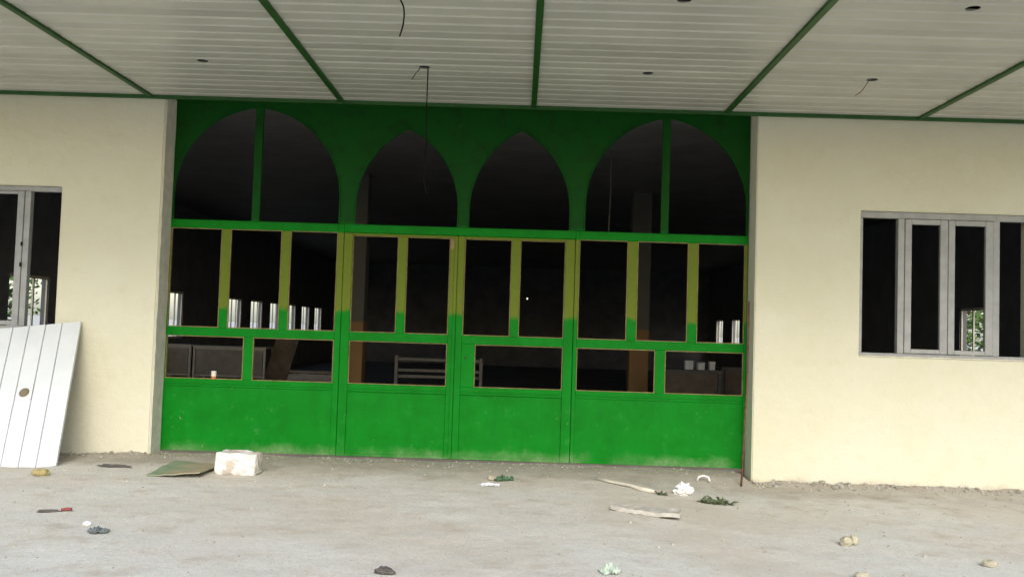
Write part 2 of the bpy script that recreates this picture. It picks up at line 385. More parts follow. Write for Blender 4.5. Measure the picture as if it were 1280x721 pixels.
# windows in the front wall
ya, yb = YW+0.055, YW+0.125
def front_window_right():
    x0, x1 = WRX; z0, z1 = WZ
    f = MB().box(x0+.001, x1-.001, ya, yb, z1-0.075, z1-.001).box(x0+.001, x1-.001, ya, yb, z0+.001, z0+0.045)
    f.box(x0+.001, x0+.048, ya, yb, z0+.046, z1-.076).box(x1-.048, x1-.001, ya, yb, z0+.046, z1-.076)
    w = f.build('window', 'alu', hall, 0.004); w['label'] = 'four light grey metal window right of the entrance'
    for a, b in ((4.322, 4.395), (5.410, 5.485)): bx('mullion', 'alu', w, a, b, ya-.004, yb, z0+.046, z1-.076)
    for a, b in ((4.398, 4.888), (4.894, 5.407)):
        s = MB(); zb, zt = z0+.050, z1-.080; yy0, yy1 = ya-.016, ya+.028
        s.box(a, a+.075, yy0, yy1, zb, zt).box(b-.088, b, yy0, yy1, zb, zt)
        s.box(a+.0755, b-.0885, yy0, yy1, zt-.06, zt).box(a+.0755, b-.0885, yy0, yy1, zb, zb+.05)
        s.build('sash', 'alu', w, 0.004)
    bx('sill', 'cement', w, x0+.002, x1-.002, YW-.004, ya-.002, z0-.0, z0+.014)
front_window_right()
def front_window_left():
    x0, x1 = WLX; z0, z1 = WZ
    f = MB().box(x0+.001, x1-.001, ya, yb, z1-0.06, z1-.001).box(x0+.001, x1-.001, ya, yb, z0+.001, z0+0.045)
    f.box(x0+.001, x0+.048, ya, yb, z0+.046, z1-.061)
    w = f.build('window', 'alu', hall, 0.004); w['label'] = 'grey metal window behind the leaning white panel'
    bx('mullion', 'alu', w, -5.802, -5.735, ya-.004, yb, z0+.046, z1-.061)
    s = MB(); a, b = -6.36, -5.806; zb, zt = z0+.050, z1-.064; yy0, yy1 = ya-.018, ya+.028
    s.box(a, a+.065, yy0, yy1, zb, zt).box(b-.075, b, yy0, yy1, zb, zt)
    s.box(a+.0655, b-.0755, yy0, yy1, zt-.035, zt).box(a+.0655, b-.0755, yy0, yy1, zb, zb+.05)
    s.build('sash', 'alu', w, 0.004)
    for z in (2.34, 2.10): bx('hinge', 'rubber', w, -5.815, -5.797, ya-.03, ya-.0185, z, z+.045, .002)
    bx('sill', 'cement', w, x0+.002, x1-.002, YW-.004, ya-.002, z0-.0, z0+.014)
front_window_left()

# ------------------------------------------------------------------ canopy over the forecourt
canopy = thing('porch_canopy', 'wide porch ceiling of white ribbed strips divided by dark green battens', 'canopy', (0, 6.9, ZC))
PITCH = 2.222; BAT0 = -6.585; YE = 5.78
bats = [BAT0 + PITCH*i for i in range(-1, 8)]
YR = YW-0.004
def strip_profile(w): return [(0, .022), (.004, .022), (.042, 0), (w-.008, 0), (w-.001, .022), (w-.001, .028), (0, .028)]
def strip_mesh(L, w, hole=False):
    mb = MB(); pr = strip_profile(w); n = len(pr)
    def extr(xa, xb):
        k = len(mb.v); mb.v.extend([(xa, a, b) for a, b in pr] + [(xb, a, b) for a, b in pr])
        for i in range(n): j = (i+1) % n; mb.f.append((k+i, k+j, k+n+j, k+n+i))
        mb.f.append(tuple(range(k, k+n))); mb.f.append(tuple(range(k+2*n-1, k+n-1, -1)))
    if not hole: extr(-L/2, L/2)
    else:
        h = 0.078; extr(-L/2, -h); extr(h, L/2)
        for quad in (((0,.022),(.004,.022)), ((.004,.022),(.042,0)), ((w-.008,0),(w-.001,.022))):
            k = len(mb.v); (a, b), (c, d) = quad
            mb.v.extend([(-h,a,b),(h,a,b),(h,c,d),(-h,c,d)]); mb.f.append((k,k+1,k+2,k+3))
        N = 24; k = len(mb.v); y0, y1, yc, R = .042, w-.008, .117, 0.056
        for i in range(N):
            t = 2*pi*i/N; cx, cy = cos(t), sin(t)
            s = min(h/abs(cx) if abs(cx) > 1e-6 else 9, ((y1-yc) if cy > 0 else (yc-y0))/abs(cy) if abs(cy) > 1e-6 else 9)
            mb.v.extend([(cx*s, yc+cy*s, 0), (cx*R, yc+cy*R, 0), (cx*R, yc+cy*R, .005)])
        for i in range(N):
            a, b = k+3*i, k+3*((i+1) % N); mb.f += [(a, b, b+1, a+1), (a+1, b+1, b+2, a+2)]
    me = bpy.data.meshes.new('cladding_strip'); me.from_pydata(mb.v, [], mb.f); me.update()
    bm = bmesh.new(); bm.from_mesh(me); bmesh.ops.recalc_face_normals(bm, faces=bm.faces[:]); bm.to_mesh(me); bm.free()
    me.materials.append(MT['pvc']); return me
LS = PITCH-0.002
m_plain, m_hole, m_last = strip_mesh(LS, .2), strip_mesh(LS, .2, True), strip_mesh(LS, YR-10.18)
for b in range(len(bats)-1):
    xc = (bats[b]+bats[b+1])/2
    for r in range(23):
        y0 = YE + 0.2*r
        yc = y0+0.1
        hole = any(abs(yc-h) < .02 for h in (8.88, 6.88))
        me = m_last if r == 22 else (m_hole if hole else m_plain)
        o = link('cladding_strip', me, canopy, (xc, y0, ZC + 0.004*nz(r*1.7, b*2.3)))
for x in bats: bx('batten', 'batten', canopy, x-.030, x+.030, YE-.01, YW-.052, ZC-.026, ZC+.004, .003)
bx('cornice', 'batten', canopy, -8.8, 9.0, YW-.050, YW-.003, ZC-.040, ZC-.001, .004)
bx('fascia', 'pvc', canopy, -8.868, 9.030, YE-.06, YE-.012, ZC-.06, 4.62, .004)
for x in (bats[0]-.06, bats[-1]+.012): bx('fascia', 'pvc', canopy, x, x+.048, YE-.011, YW-.11, ZC-.06, 4.60, .004)
bx('roof_slab', 'void', canopy, bats[0]-.01, bats[-1]+.01, YE-.011, YW-.11, 4.42, 4.60, 0)

# ------------------------------------------------------------------ the green entrance screen
screen = thing('entrance_screen', 'green steel entrance screen with four arches and unglazed lights above solid panels', 'gate', (-0.77, YD, 0))
F0, F1 = YD, YD+0.05
ZP, ZR3, ZR2, ZR2t, ZT, ZTt, ZTOP = 0.765, 0.855, 1.362, 1.462, 2.637, 2.737, 4.168
def bead(parent, x0, x1, z0, z1, t=0.010):
    m = MB(); a, b = F0+.006, F0+.034
    e = .0015
    m.box(x0+e, x1-e, a, b, z1-t, z1-e).box(x0+e, x1-e, a, b, z0+e, z0+t)
    m.box(x0+e, x0+t, a, b, z0+t+.0005, z1-t-.0005).box(x1-t, x1-e, a, b, z0+t+.0005, z1-t-.0005)
    return m.build('glazing_bead', 'bead', parent)
def kick_panel(parent, x0, x1, z0, z1):
    m = MB(); nx, nzz = 14, 6
    sd = random.random()*50
    for k in range(nzz+1):
        for i in range(nx+1):
            u, v = i/nx, k/nzz; e = min(u, 1-u, v, 1-v)
            m.v.append((x0+(x1-x0)*u, F0+.012 + (0 if e == 0 else .006*nz(u*2.5, v*2, sd)), z0+(z1-z0)*v))
    for k in range(nzz):
        for i in range(nx): a = k*(nx+1)+i; m.f.append((a, a+1, a+nx+2, a+nx+1))
    n = len(m.v); m.v += [(x0, F1-.008, z0), (x1, F1-.008, z0), (x1, F1-.008, z1), (x0, F1-.008, z1)]; m.f.append((n+3, n+2, n+1, n))
    for a, b in ((0, nx), (nx, (nx+1)*(nzz+1)-1), ((nx+1)*(nzz+1)-1, (nx+1)*nzz), ((nx+1)*nzz, 0)): pass
    return m.build('kick_panel', 'green', parent, smooth=True)
def leaf(name, label, x0, x1, sl, sr, mids, lows, proud=0.0, lock=None):
    """one framed bay: stiles sl/sr wide, three rails, mullions; returns the frame mesh object"""
    m = MB(); a, b = F0-proud, F1
    m.box(x0, x0+sl, a, b, .012, ZTt if proud == 0 else ZT-.004).box(x1-sr, x1, a, b, .012, ZTt if proud == 0 else ZT-.004)
    xi, xj = x0+sl+.0005, x1-sr-.0005
    for z0, z1 in ((.012, .045), (ZP, ZR3), (ZR2, ZR2t)): m.box(xi, xj, a+.002, b, z0, z1)
    m.box(xi, xj, a+.002, b, ZT-.030 if proud else ZT, ZT-.004 if proud else ZTt)
    o = m.build(name, 'green', screen, 0.004); o['label'] = label
    zt = ZT-.030 if proud else ZT
    kick_panel(o, xi, xj, .045, ZP)
    bx('panel_moulding', 'green', o, xi+.012, xj-.012, a-.006, a+.0015, ZP+.030, ZP+.048, .003)
    e = [xi]
    for c, w in mids:
        bx('mullion', 'green', o, c-w/2, c+w/2, a+.004, b-.004, ZR2t+.0005, zt-.0005); e += [c-w/2, c+w/2]
    e.append(xj)
    for i in range(0, len(e), 2): bead(o, e[i], e[i+1], ZR2t, zt)
    e = [xi]
    for c, w in lows:
        bx('mullion', 'green', o, c-w/2, c+w/2, a+.004, b-.004, ZR3+.0005, ZR2-.0005); e += [c-w/2, c+w/2]
    e.append(xj)
    for i in range(0, len(e), 2):
        xa = e[i]
        if lock and i == 0:
            bx('lock_box', 'green', o, xi, xi+lock, a+.004, b, ZR3+.0005, ZR2-.0005)
            k = MB().tube([(xi+.05, a+.006, 1.20), (xi+.05, a-.004, 1.20)], .012, 10).build('keyhole', 'void', o)
            xa = xi+lock
        bead(o, xa, e[i+1], ZR3, ZR2)
    return o
leaf('side_bay', 'fixed green bay left of the doors', -4.205, -2.118, .030, .072, [(-3.518, .100), (-2.805, .100)], [(-3.201, .108)])
leaf('side_bay', 'fixed green bay right of the doors', .628, 2.662, .045, .030, [(1.307, .112), (2.019, .108)], [(1.655, .115)])
leaf('door_leaf', 'left leaf of the green double door', -2.112, -0.766, .100, .085, [(-1.418, .100)], [], .010)
leaf('door_leaf', 'right leaf of the green double door, with a lock box', -0.760, 0.622, .078, .110, [(-0.073, .100)], [], .010, lock=.155)
bx('astragal', 'green', screen, -0.800, -0.762, F0-.022, F0-.0105, .02, ZT-.01, .003)
bx('latch_plate', 'bead', screen, -.850, -.805, F0-.020, F0-.0105, 2.47, 2.60, .003)
bx('transom', 'green', screen, -2.117, .627, F0-.004, F1, ZT, ZTt, .004)
bx('threshold', 'hallfloor', screen, -4.20, 2.66, F0+.005, F1+.02, -.03, .011, .002)
def arch_curve(x0, x1, zs, za, n=16):
    c = (x0+x1)/2; w = (x1-x0)/2; h = za-zs; R = (h*h+w*w)/(2*w); pts = [(x0, ZTt+.002), (x0, zs)]
    a1 = math.atan2(h, R-w)
    for i in range(1, n+1):
        t = a1*i/n; pts.append((x0+R-R*cos(t), zs+R*sin(t)))
    pts += [(2*c-x, z) for x, z in reversed(pts[:-1])]
    return pts
def arch_panel(label, xa, xb, x0, x1, zs, za, mull=None):
    pts = arch_curve(x0, x1, zs, za); m = MB(); a, b = F0+.006, F0+.030
    prof = [(xa, ZTt+.002)] + pts + [(xb, ZTt+.002)]
    top = [xa] + [p[0] for p in pts] + [xb]
    for i in range(len(prof)-1):
        (p, q), (r, s) = prof[i], prof[i+1]
        if abs(r-p) < 1e-5 and 0 < i < len(prof)-2:
            n = len(m.v); m.v += [(p, a, q), (r, a, s), (r, b, s), (p, b, q)]; m.f.append((n, n+1, n+2, n+3)); continue
        zt = ZTOP
        n = len(m.v); m.v += [(p,a,q),(r,a,s),(r,a,zt),(p,a,zt),(p,b,q),(r,b,s),(r,b,zt),(p,b,zt)]
        m.f += [(n,n+1,n+2,n+3),(n+7,n+6,n+5,n+4),(n,n+4,n+5,n+1)]
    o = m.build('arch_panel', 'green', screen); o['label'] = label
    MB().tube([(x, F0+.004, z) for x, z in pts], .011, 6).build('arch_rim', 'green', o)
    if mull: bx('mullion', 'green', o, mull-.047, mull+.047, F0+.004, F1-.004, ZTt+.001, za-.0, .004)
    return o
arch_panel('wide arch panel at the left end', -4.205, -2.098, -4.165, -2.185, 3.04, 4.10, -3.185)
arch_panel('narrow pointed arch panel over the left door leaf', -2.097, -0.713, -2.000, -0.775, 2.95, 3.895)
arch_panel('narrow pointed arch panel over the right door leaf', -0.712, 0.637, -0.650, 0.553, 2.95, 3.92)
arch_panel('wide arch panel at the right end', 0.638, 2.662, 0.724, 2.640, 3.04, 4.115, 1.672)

# ------------------------------------------------------------------ inside the hall
def desk(name, label, x, y, w, h, d, zf, group=None, pale='timber_pale', dark='timber'):
    t = thing(name, label, 'desk', (x, y, 0), group)
    x0, x1 = x-w/2, x+w/2
    bx('desk_top', pale, t, x0, x1, y, y+d, h-.035, h, .004)
    bx('front_panel', dark, t, x0+.07, x1-.07, y+.02, y+.04, zf+.045, h-.075, .002)
    bx('apron_rail', pale, t, x0+.056, x1-.056, y+.012, y+.045, h-.074, h-.036, .003)
    bx('bottom_rail', pale, t, x0+.056, x1-.056, y+.012, y+.045, zf, zf+.044, .003)
    for lx in (x0+.005, x1-.055):
        for ly in (y+.01, y+d-.06): bx('leg', pale, t, lx, lx+.05, ly, ly+.05, 0.001, h-.036, .003)
    return t
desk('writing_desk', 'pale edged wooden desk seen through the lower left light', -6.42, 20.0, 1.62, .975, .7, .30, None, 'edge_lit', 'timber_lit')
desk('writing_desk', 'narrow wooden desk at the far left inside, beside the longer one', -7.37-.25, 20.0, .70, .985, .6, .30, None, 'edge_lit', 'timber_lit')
desk('writing_desk', 'dark cabinet-like desk behind the right lower light carrying three white boxes', 3.05, 16.0, 1.05, .94, .7, .12)
desk('writing_desk', 'dark table at the right end inside, partly behind the jamb', 4.15, 16.6, .9, .98, .6, .25)
for i, (x, w, h, l) in enumerate(((3.02, .14, .155, 'largest white box, leftmost of three on the dark desk'), (3.235, .12, .13, 'small white box, middle of three on the dark desk'), (3.43, .10, .15, 'narrow white box, rightmost of three on the dark desk'))):
    m = MB().box(x-w/2, x+w/2, 16.10, 16.24, .941, .941+h*.78).box(x-w/2-.004, x+w/2+.004, 16.096, 16.244, .941+h*.782, .941+h)
    tag(rebase(m.build('carton', 'white', None, .004), (x, 16.17, .941)), l, 'box', 'white boxes on the dark desk')
bench = thing('slatted_bench', 'old bench with railed back inside behind the left door leaf', 'bench', (-1.45, 15.0, 0))
for z in (.50, .70, .80, .98): bx('back_rail', 'timber_pale', bench, -2.0, -.66, 15.0, 15.03, z, z+.05, .004)
for x in (-2.06, -.655): bx('back_post', 'timber_pale', bench, x, x+.055, 14.995, 15.04, .001, 1.06, .004)
bx('seat', 'timber', bench, -2.05, -.61, 14.55, 14.99, .42, .455, .004)
for x in (-2.05, -.66): bx('leg', 'timber', bench, x, x+.05, 14.56, 14.61, .001, .419, .004)
cot = thing('low_bench', 'low bench under a pale dust sheet, left of the tan pillar', 'bench', (-4.7, 20.6, 0))
bx('seat', 'timber', cot, -5.25, -3.9, 20.4, 20.9, .38, .43, .004)
for x in (-5.2, -4.0):
    for y in (20.42, 20.83): bx('leg', 'timber', cot, x, x+.05, y, y+.05, .001, .379, .004)
m = MB(); NX, NY = 24, 10
for j in range(NY+1):
    for i in range(NX+1):
        u, v = i/NX, j/NY; x = -5.30+1.46*u; y = 20.36+.56*v
        zz = .455+.05*abs(nz(u*5, v*3, 4))+.02*nz(u*14, v*9)
        if j == 0: zz -= .22
        m.v.append((x, y, zz))
for j in range(NY):
    for i in range(NX): a = j*(NX+1)+i; m.f.append((a, a+1, a+NX+2, a+NX+1))
sh = m.build('dust_sheet', 'slab', None, smooth=True); sm = sh.modifiers.new('thick', 'SOLIDIFY'); sm.thickness = .004
tag(rebase(sh, (-4.6, 20.6, .45)), 'crumpled pale dust sheet spread over the low bench inside', 'sheet')
bd = MB().box(-.25, .25, -.012, .012, 0, 1.25).build('leaning_board', 'timber', None, .004)
bd.location = (-5.55, 20.35, .001); bd.rotation_euler = (0, radians(16), 0)
tag(bd, 'dark board leaning between the desk and the sheeted bench', 'board')
can = MB().tube([(-3.600, YD+.026, .8555), (-3.600, YD+.026, .945)], .030, 16).build('paint_can', 'can', None, smooth=False)
MB().tube([(-3.600, YD+.026, .9452), (-3.600, YD+.026, .951)], .0315, 16).build('lid', 'white', can)
rebase(can, (-3.6, YD+.026, .8555)); can.children[0].location = (0, 0, 0)
for v in can.children[0].data.vertices: v.co -= Vector((-3.6, YD+.026, .8555))
tag(can, 'small orange and white tin standing on the lower left rail', 'can')
# hanging bits inside
m = MB().tube([(1.30, 13.6, 4.18), (1.305, 13.6, 3.7), (1.295, 13.6, 3.2), (1.285, 13.6, 2.95)], .010, 8).build('hanging_conduit', 'timber_pale', None)
tag(rebase(m, (1.3, 13.6, 4.18)), 'thin grey conduit hanging inside behind the right wide arch', 'conduit')

# ------------------------------------------------------------------ cables from the lamp holes
def cable(label, pts, r, mat, name='lamp_cable'):
    P = []
    V = [Vector(p) for p in pts]
    for i in range(len(V)-1):
        p0, p1, p2, p3 = V[max(i-1, 0)], V[i], V[i+1], V[min(i+2, len(V)-1)]
        for k in range(6):
            t = k/6; P.append(0.5*((2*p1)+(p2-p0)*t+(2*p0-5*p1+4*p2-p3)*t*t+(3*p1-p0-3*p2+p3)*t**3))
    P.append(V[-1])
    o = MB().tube(P, r, 8).build(name, mat, None, smooth=True)
    return tag(rebase(o, pts[0]), label, 'cable', 'loose cables hanging from the canopy')
hx = [(bats[i]+bats[i+1])/2 for i in range(len(bats)-1)]
c1 = min(hx, key=lambda v: abs(v+1.04)); c3 = min(hx, key=lambda v: abs(v-3.41))
cable('long black cable hanging straight down from a lamp hole before the arches', [(c1+.03, 8.88, 4.40), (c1+.035, 8.88, 4.13), (c1+.035, 8.88, 3.7), (c1+.045, 8.87, 3.3), (c1+.03, 8.87, 3.05), (c1+.06, 8.88, 2.86)], .006, 'rubber')
cable('short thin wire bent left from the same lamp hole as the long cable', [(c1-.03, 8.88, 4.35), (c1-.045, 8.87, 4.12), (c1-.08, 8.86, 4.06), (c1-.12, 8.86, 3.99)], .004, 'rubber')
cable('curved dark wire hanging at the top edge, left of the middle batten', [(c1+.0, 6.88, 4.40), (c1+.01, 6.88, 4.13), (c1+.055, 6.88, 4.0), (c1+.055, 6.88, 3.88), (c1+.03, 6.88, 3.78)], .006, 'rubber')
cable('thin brown wire curling from the lamp hole over the right wall', [(c3-.03, 8.88, 4.35), (c3-.045, 8.87, 4.125), (c3-.07, 8.86, 4.07), (c3-.12, 8.86, 4.00), (c3-.18, 8.86, 3.955)], .004, 'redwire')

# ------------------------------------------------------------------ things standing outside
def leaning_panel():
    t = thing('cladding_panel', 'white ribbed cladding panel with a lamp hole leaning on the left wall', 'panel', (-5.4, 9.55, 0))
    A = Vector((-4.80, 9.47, -0.03)); B = Vector((-5.055, 10.30, 1.470))     # right edge, foot and head
    B = Vector((-5.03, 10.335, 1.478)); A = Vector((-4.775, 9.44, -0.02))
    up = (B-A); Lh = up.length; up.normalize()
    acr = Vector((-1, 0, 0)); acr = (acr - up*acr.dot(up)).normalized(); nrm = acr.cross(up).normalized()
    if nrm.y > 0: nrm = -nrm
    def P(s, h, d): return tuple(A + acr*s + up*h + nrm*d)
    SW = .182; s0 = .030
    m = MB(); n = 0
    def slab(s0, s1, h0, h1, d0, d1, mb):
        k = len(mb.v)
        mb.v += [P(s0,h0,d0),P(s1,h0,d0),P(s1,h1,d0),P(s0,h1,d0),P(s0,h0,d1),P(s1,h0,d1),P(s1,h1,d1),P(s0,h1,d1)]
        mb.f += [tuple(k+i for i in q) for q in ((0,1,2,3),(4,7,6,5),(0,4,5,1),(1,5,6,2),(2,6,7,3),(3,7,4,0))]
    for i in range(7):
        mb = MB(); a, b = s0+SW*i, s0+SW*(i+1)-.012
        if i == 2:                      # strip with the round cut-out
            hc, R, N = .905, .056, 24; sc = (a+b)/2
            slab(a, b, 0, hc-.09, .008, .020, mb); slab(a, b, hc+.09, Lh, .008, .020, mb)
            k = len(mb.v)
            for j in range(N):
                th = 2*pi*j/N; c_, s_ = cos(th), sin(th)
                q = min((b-a)/2/abs(c_) if abs(c_) > 1e-6 else 9, .09/abs(s_) if abs(s_) > 1e-6 else 9)
                mb.v += [P(sc+c_*q, hc+s_*q, .020), P(sc+c_*R, hc+s_*R, .020), P(sc+c_*R, hc+s_*R, .004)]
            for j in range(N):
                x, y = k+3*j, k+3*((j+1) % N); mb.f += [(x, y, y+1, x+1), (x+1, y+1, y+2, x+2)]
        else: slab(a, b, 0, Lh, .008, .020, mb)
        mb.build('cladding_strip', 'pvc_new', t, .002 if i != 2 else 0)
    mb = MB()
    for i in range(6):
        a = s0+SW*(i+1)-.012; slab(a+.0004, a+.0116, .001, Lh-.001, .004, .012, mb)
    mb.build('joint', 'groove', t)
    mb = MB(); slab(0, s0-.0005, -.001, Lh+.001, -.012, .024, mb); mb.build('edge_trim', 'pvc_new', t, .003)
    mb = MB(); hc = .78; sc = s0+SW*2+(SW-.012)/2
    slab(s0, s0+SW*7, .002, Lh-.002, -.004, .003, mb); mb.build('backing', plain_back, t)
plain_back = mottled('brown_backing', (0.11, 0.09, 0.05), (0.17, 0.14, 0.085), 6, 0.9, 0.2, 0.005)
leaning_panel()
rod = MB().tube([(2.475, 10.02, -.13), (2.52, 10.11, .45), (2.57, 10.21, 1.1), (2.603, 10.33, 1.95)], .011, 8).build('steel_rod', 'rust', None, smooth=True)
tag(rebase(rod, (2.475, 10.02, -.12)), 'thin rusty steel rod propped in the right corner of the entrance', 'rod')

def lump(name, label, cat, x, y, sx, sy, sz, mat, rough=.25, sub=3, rz=0, group=None, freq=1.6, sink=.12, parent=None):
    bm = bmesh.new(); bmesh.ops.create_icosphere(bm, subdivisions=sub, radius=1.0); sd = random.random()*99
    for v in bm.verts:
        d = v.co.normalized(); k = 1 + rough*nz(d.x*freq+sd, d.y*freq, d.z*freq) + rough*.5*nz(d.x*freq*3, d.y*freq*3+sd, d.z*freq*3)
        v.co = Vector((d.x*k*sx, d.y*k*sy, d.z*k*sz))
    bmesh.ops.rotate(bm, verts=bm.verts[:], matrix=Matrix.Rotation(rz, 3, 'Z'))
    me = bpy.data.meshes.new(name); bm.to_mesh(me); bm.free(); me.materials.append(MT[mat])
    z = ground_z(x, y)+sz*(1-sink*2)
    return tag(link(name, me, parent, (x, y, z)), label, cat, group)
def crumple(name, label, cat, x, y, sx, sy, hgt, mat, rz=0, n=14, freq=3.0, group=None, parent=None):
    sd = random.random()*99; vs = []; fs = []
    for j in range(n+1):
        for i in range(n+1):
            u, v = i/n*2-1, j/n*2-1
            r = 1+.30*nz(u*1.3+sd, v*1.3) ; e = max(0, 1-(u*u+v*v)*.5)
            q = abs(nz(u*freq+sd, v*freq, 1))*1.3 + .5*abs(nz(u*freq*2.3, v*freq*2.3+sd, 2))
            px = u*sx*r*(1-.25*abs(v)) + .25*sx*nz(u*3, v*3, sd); py = v*sy*r + .25*sy*nz(v*3, u*3, sd+5)
            vs.append((px*cos(rz)-py*sin(rz), px*sin(rz)+py*cos(rz), .004+hgt*q*(.25+e)))
    for j in range(n):
        for i in range(n): a = j*(n+1)+i; fs.append((a, a+1, a+n+2, a+n+1))
    me = bpy.data.meshes.new(name); me.from_pydata(vs, [], fs); me.update(); me.materials.append(MT[mat])
    o = tag(link(name, me, parent, (x, y, ground_z(x, y))), label, cat, group)
    s = o.modifiers.new('thick', 'SOLIDIFY'); s.thickness = .003; return o
# the broken limewashed block
bm = bmesh.new(); bmesh.ops.create_cube(bm, size=1); bmesh.ops.subdivide_edges(bm, edges=bm.edges[:], cuts=9, use_grid_fill=True)
for v in bm.verts:
    c = v.co.copy(); v.co = Vector((c.x*.415, c.y*.24, c.z*.225))
    e = sum(1 for t in c if abs(t) > .45)
    v.co *= 1 - (.045*(e-1) if e > 1 else 0)
    v.co += Vector((nz(c.x*5, c.y*5, c.z*5), nz(c.x*5+9, c.y*5, c.z*5), nz(c.x*5, c.y*5+9, c.z*5)))*.016
    if c.x > .2 and c.z > .2: v.co.z -= .03*(c.x-.2)*(1+nz(c.x*8, c.y*8))
me = bpy.data.meshes.new('building_block'); bm.to_mesh(me); bm.free(); me.materials.append(MT['block'])
o = link('building_block', me, None, (-2.815, 9.24, ground_z(-2.8, 9.24)+.108)); o.rotation_euler = (0, 0, radians(-4))
tag(o, 'chipped whitewashed building block lying before the left bay', 'block')
# flat card beside it
vs = []; fs = []; n = 12
cor = [Vector((-3.62, 8.90)), Vector((-3.08, 8.86)), Vector((-3.12, 9.70)), Vector((-3.70, 9.86))]
for j in range(n+1):
    for i in range(n+1):
        u, v = i/n, j/n; p = (cor[0]*(1-u)+cor[1]*u)*(1-v)+(cor[3]*(1-u)+cor[2]*u)*v
        vs.append((p.x, p.y, ground_z(p.x, p.y)*.4+.016+.05*u*(1-v)*(u>.3)+.012*nz(u*3, v*3)))
for j in range(n):
    for i in range(n): a = j*(n+1)+i; fs.append((a, a+1, a+n+2, a+n+1))
me = bpy.data.meshes.new('card_sheet'); me.from_pydata(vs, [], fs); me.materials.append(MT['card'])
o = link('card_sheet', me); s = o.modifiers.new('thick', 'SOLIDIFY'); s.thickness = .010
tag(rebase(o, (-3.4, 9.3, 0)), 'flat brown card sheet stained green, lying beside the block', 'card')

lump('sponge', 'yellow sponge-like lump at the foot of the white panel', 'sponge', -4.60, 8.80, .085, .06, .04, 'yellow', .2)
g = ground_z(-3.62, 7.18)
tool = lump('broken_tool', None, None, -3.66, 7.165, .080, .018, .014, 'darkwood', .5, 3, .25, freq=2.6)
MB().tube([(-3.58, 7.182, g+.016), (-3.54, 7.195, g+.02), (-3.505, 7.21, g+.018)], [.010, .014, .011], 8).build('grip', 'red', tool, smooth=True)
tag(tool, 'dark broken tool with a red grip on the ground at left', 'tool')
crumple('cloth_rag', 'slate grey crumpled rag on the ground at left', 'rag', -2.98, 6.52, .075, .06, .045, 'greyrag', .3)
lump('white_pebble', 'white chip lying beside the grey rag', 'stone', -3.165, 6.75, .032, .022, .018, 'white', .3, 2)
crumple('foil_wrapper', 'dark green crumpled wrapper before the right door leaf', 'wrapper', -.115, 9.40, .10, .06, .06, 'greenfoil', .2, 12, 2.0)
lump('food_scrap', 'yellowish white scrap beside the green wrapper', 'scrap', -.245, 9.42, .05, .04, .03, 'ystone', .3, 2)
crumple('plastic_scrap', 'pale flattened plastic scrap before the green wrapper', 'scrap', -.255, 9.08, .10, .06, .03, 'bluewhite', .1)
zA = ground_z
st = MB().tube([(.86, 9.62, zA(.86, 9.62)+.018), (1.0, 9.48, zA(1, 9.48)+.02), (1.18, 9.36, zA(1.18, 9.36)+.022), (1.28, 9.22, zA(1.28, 9.22)+.022), (1.40, 9.17, zA(1.4, 9.17)+.022)], [.022, .014, .016, .026, .018], 8).build('pale_stick', 'palewood', None, smooth=True)
tag(st, 'long pale stick lying before the right fixed bay', 'stick')
lump('crumpled_paper', 'white crumpled paper ball before the right bay', 'paper', 1.715, 9.28, .095, .07, .065, 'white', .55, 3, .4, freq=2.2)
cu = MB().tube([(2.00, 10.06, zA(2, 10.06)+.012), (2.02, 10.06, zA(2, 10.06)+.055), (2.07, 10.05, zA(2, 10.06)+.070), (2.12, 10.04, zA(2, 10.06)+.055), (2.135, 10.03, zA(2, 10.06)+.012)], .013, 8).build('plastic_loop', 'white', None, smooth=True)
tag(cu, 'small white curled plastic loop at the foot of the right bay', 'plastic')
def weeds(label, x, y, sx, sy, n, h):
    V = []; F = []
    for _ in range(n):
        a = random.uniform(0, 6.28); q = sqrt(random.random()); px, py = cos(a)*q*sx, sin(a)*q*sy; z = ground_z(x+px, y+py)-ground_z(x, y)
        d = Vector((random.gauss(0, 1), random.gauss(0, .6), random.uniform(.1, .7))).normalized(); L = h*random.uniform(.5, 1.4); e = Vector((-d.y, d.x, .2)).normalized()*L*.14
        p = Vector((px, py, z)); k = len(V); t = p+d*L
        V += [tuple(p-e*.5), tuple(p+e*.5), tuple(p+d*L*.55+e), tuple(t-Vector((0, 0, L*.25))), tuple(p+d*L*.55-e)]; F.append((k, k+1, k+2, k+3, k+4))
    me = bpy.data.meshes.new('weed_tuft'); me.from_pydata(V, [], F); me.update(); me.materials.append(MT['weed'])
    return tag(link('weed_tuft', me, None, (x, y, ground_z(x, y))), label, 'weeds')
weeds('dull green flattened weeds near the right door corner', 1.955, 8.98, .15, .08, 120, .09)
weeds('small green sprig at the end of the pale stick', 1.46, 9.14, .05, .035, 30, .06)
# pale flat board
bm = bmesh.new(); bmesh.ops.create_grid(bm, x_segments=16, y_segments=4, size=1)
for v in bm.verts:
    u, w = v.co.x, v.co.y; v.co = Vector((u*.30, w*.105*(1-.55*max(0, -u)**2)+.012*nz(u*3, w), .030+.010*nz(u*2, w*2)+.02*max(0, -u)**2+.012*nz(u*6, w*3)))
me = bpy.data.meshes.new('flat_board'); bm.to_mesh(me); bm.free(); me.materials.append(MT['slab'])
o = link('flat_board', me, None, (1.15, 8.0, ground_z(1.15, 8.0)+.012)); o.rotation_euler = (0, 0, radians(-14)); s = o.modifiers.new('thick', 'SOLIDIFY'); s.thickness = .035
tag(o, 'weathered pale board lying flat on the ground, right of centre', 'board')
crumple('plastic_leaf', 'pale green torn plastic at the bottom edge of the picture', 'plastic', .63, 5.95, .075, .055, .06, 'palegreen', .3)
lump('yellow_stone', 'yellow stone, left one of the pair before the right wall', 'stone', 2.72, 7.50, .050, .042, .045, 'ystone', .25, 3, group='yellow stones on the ground')
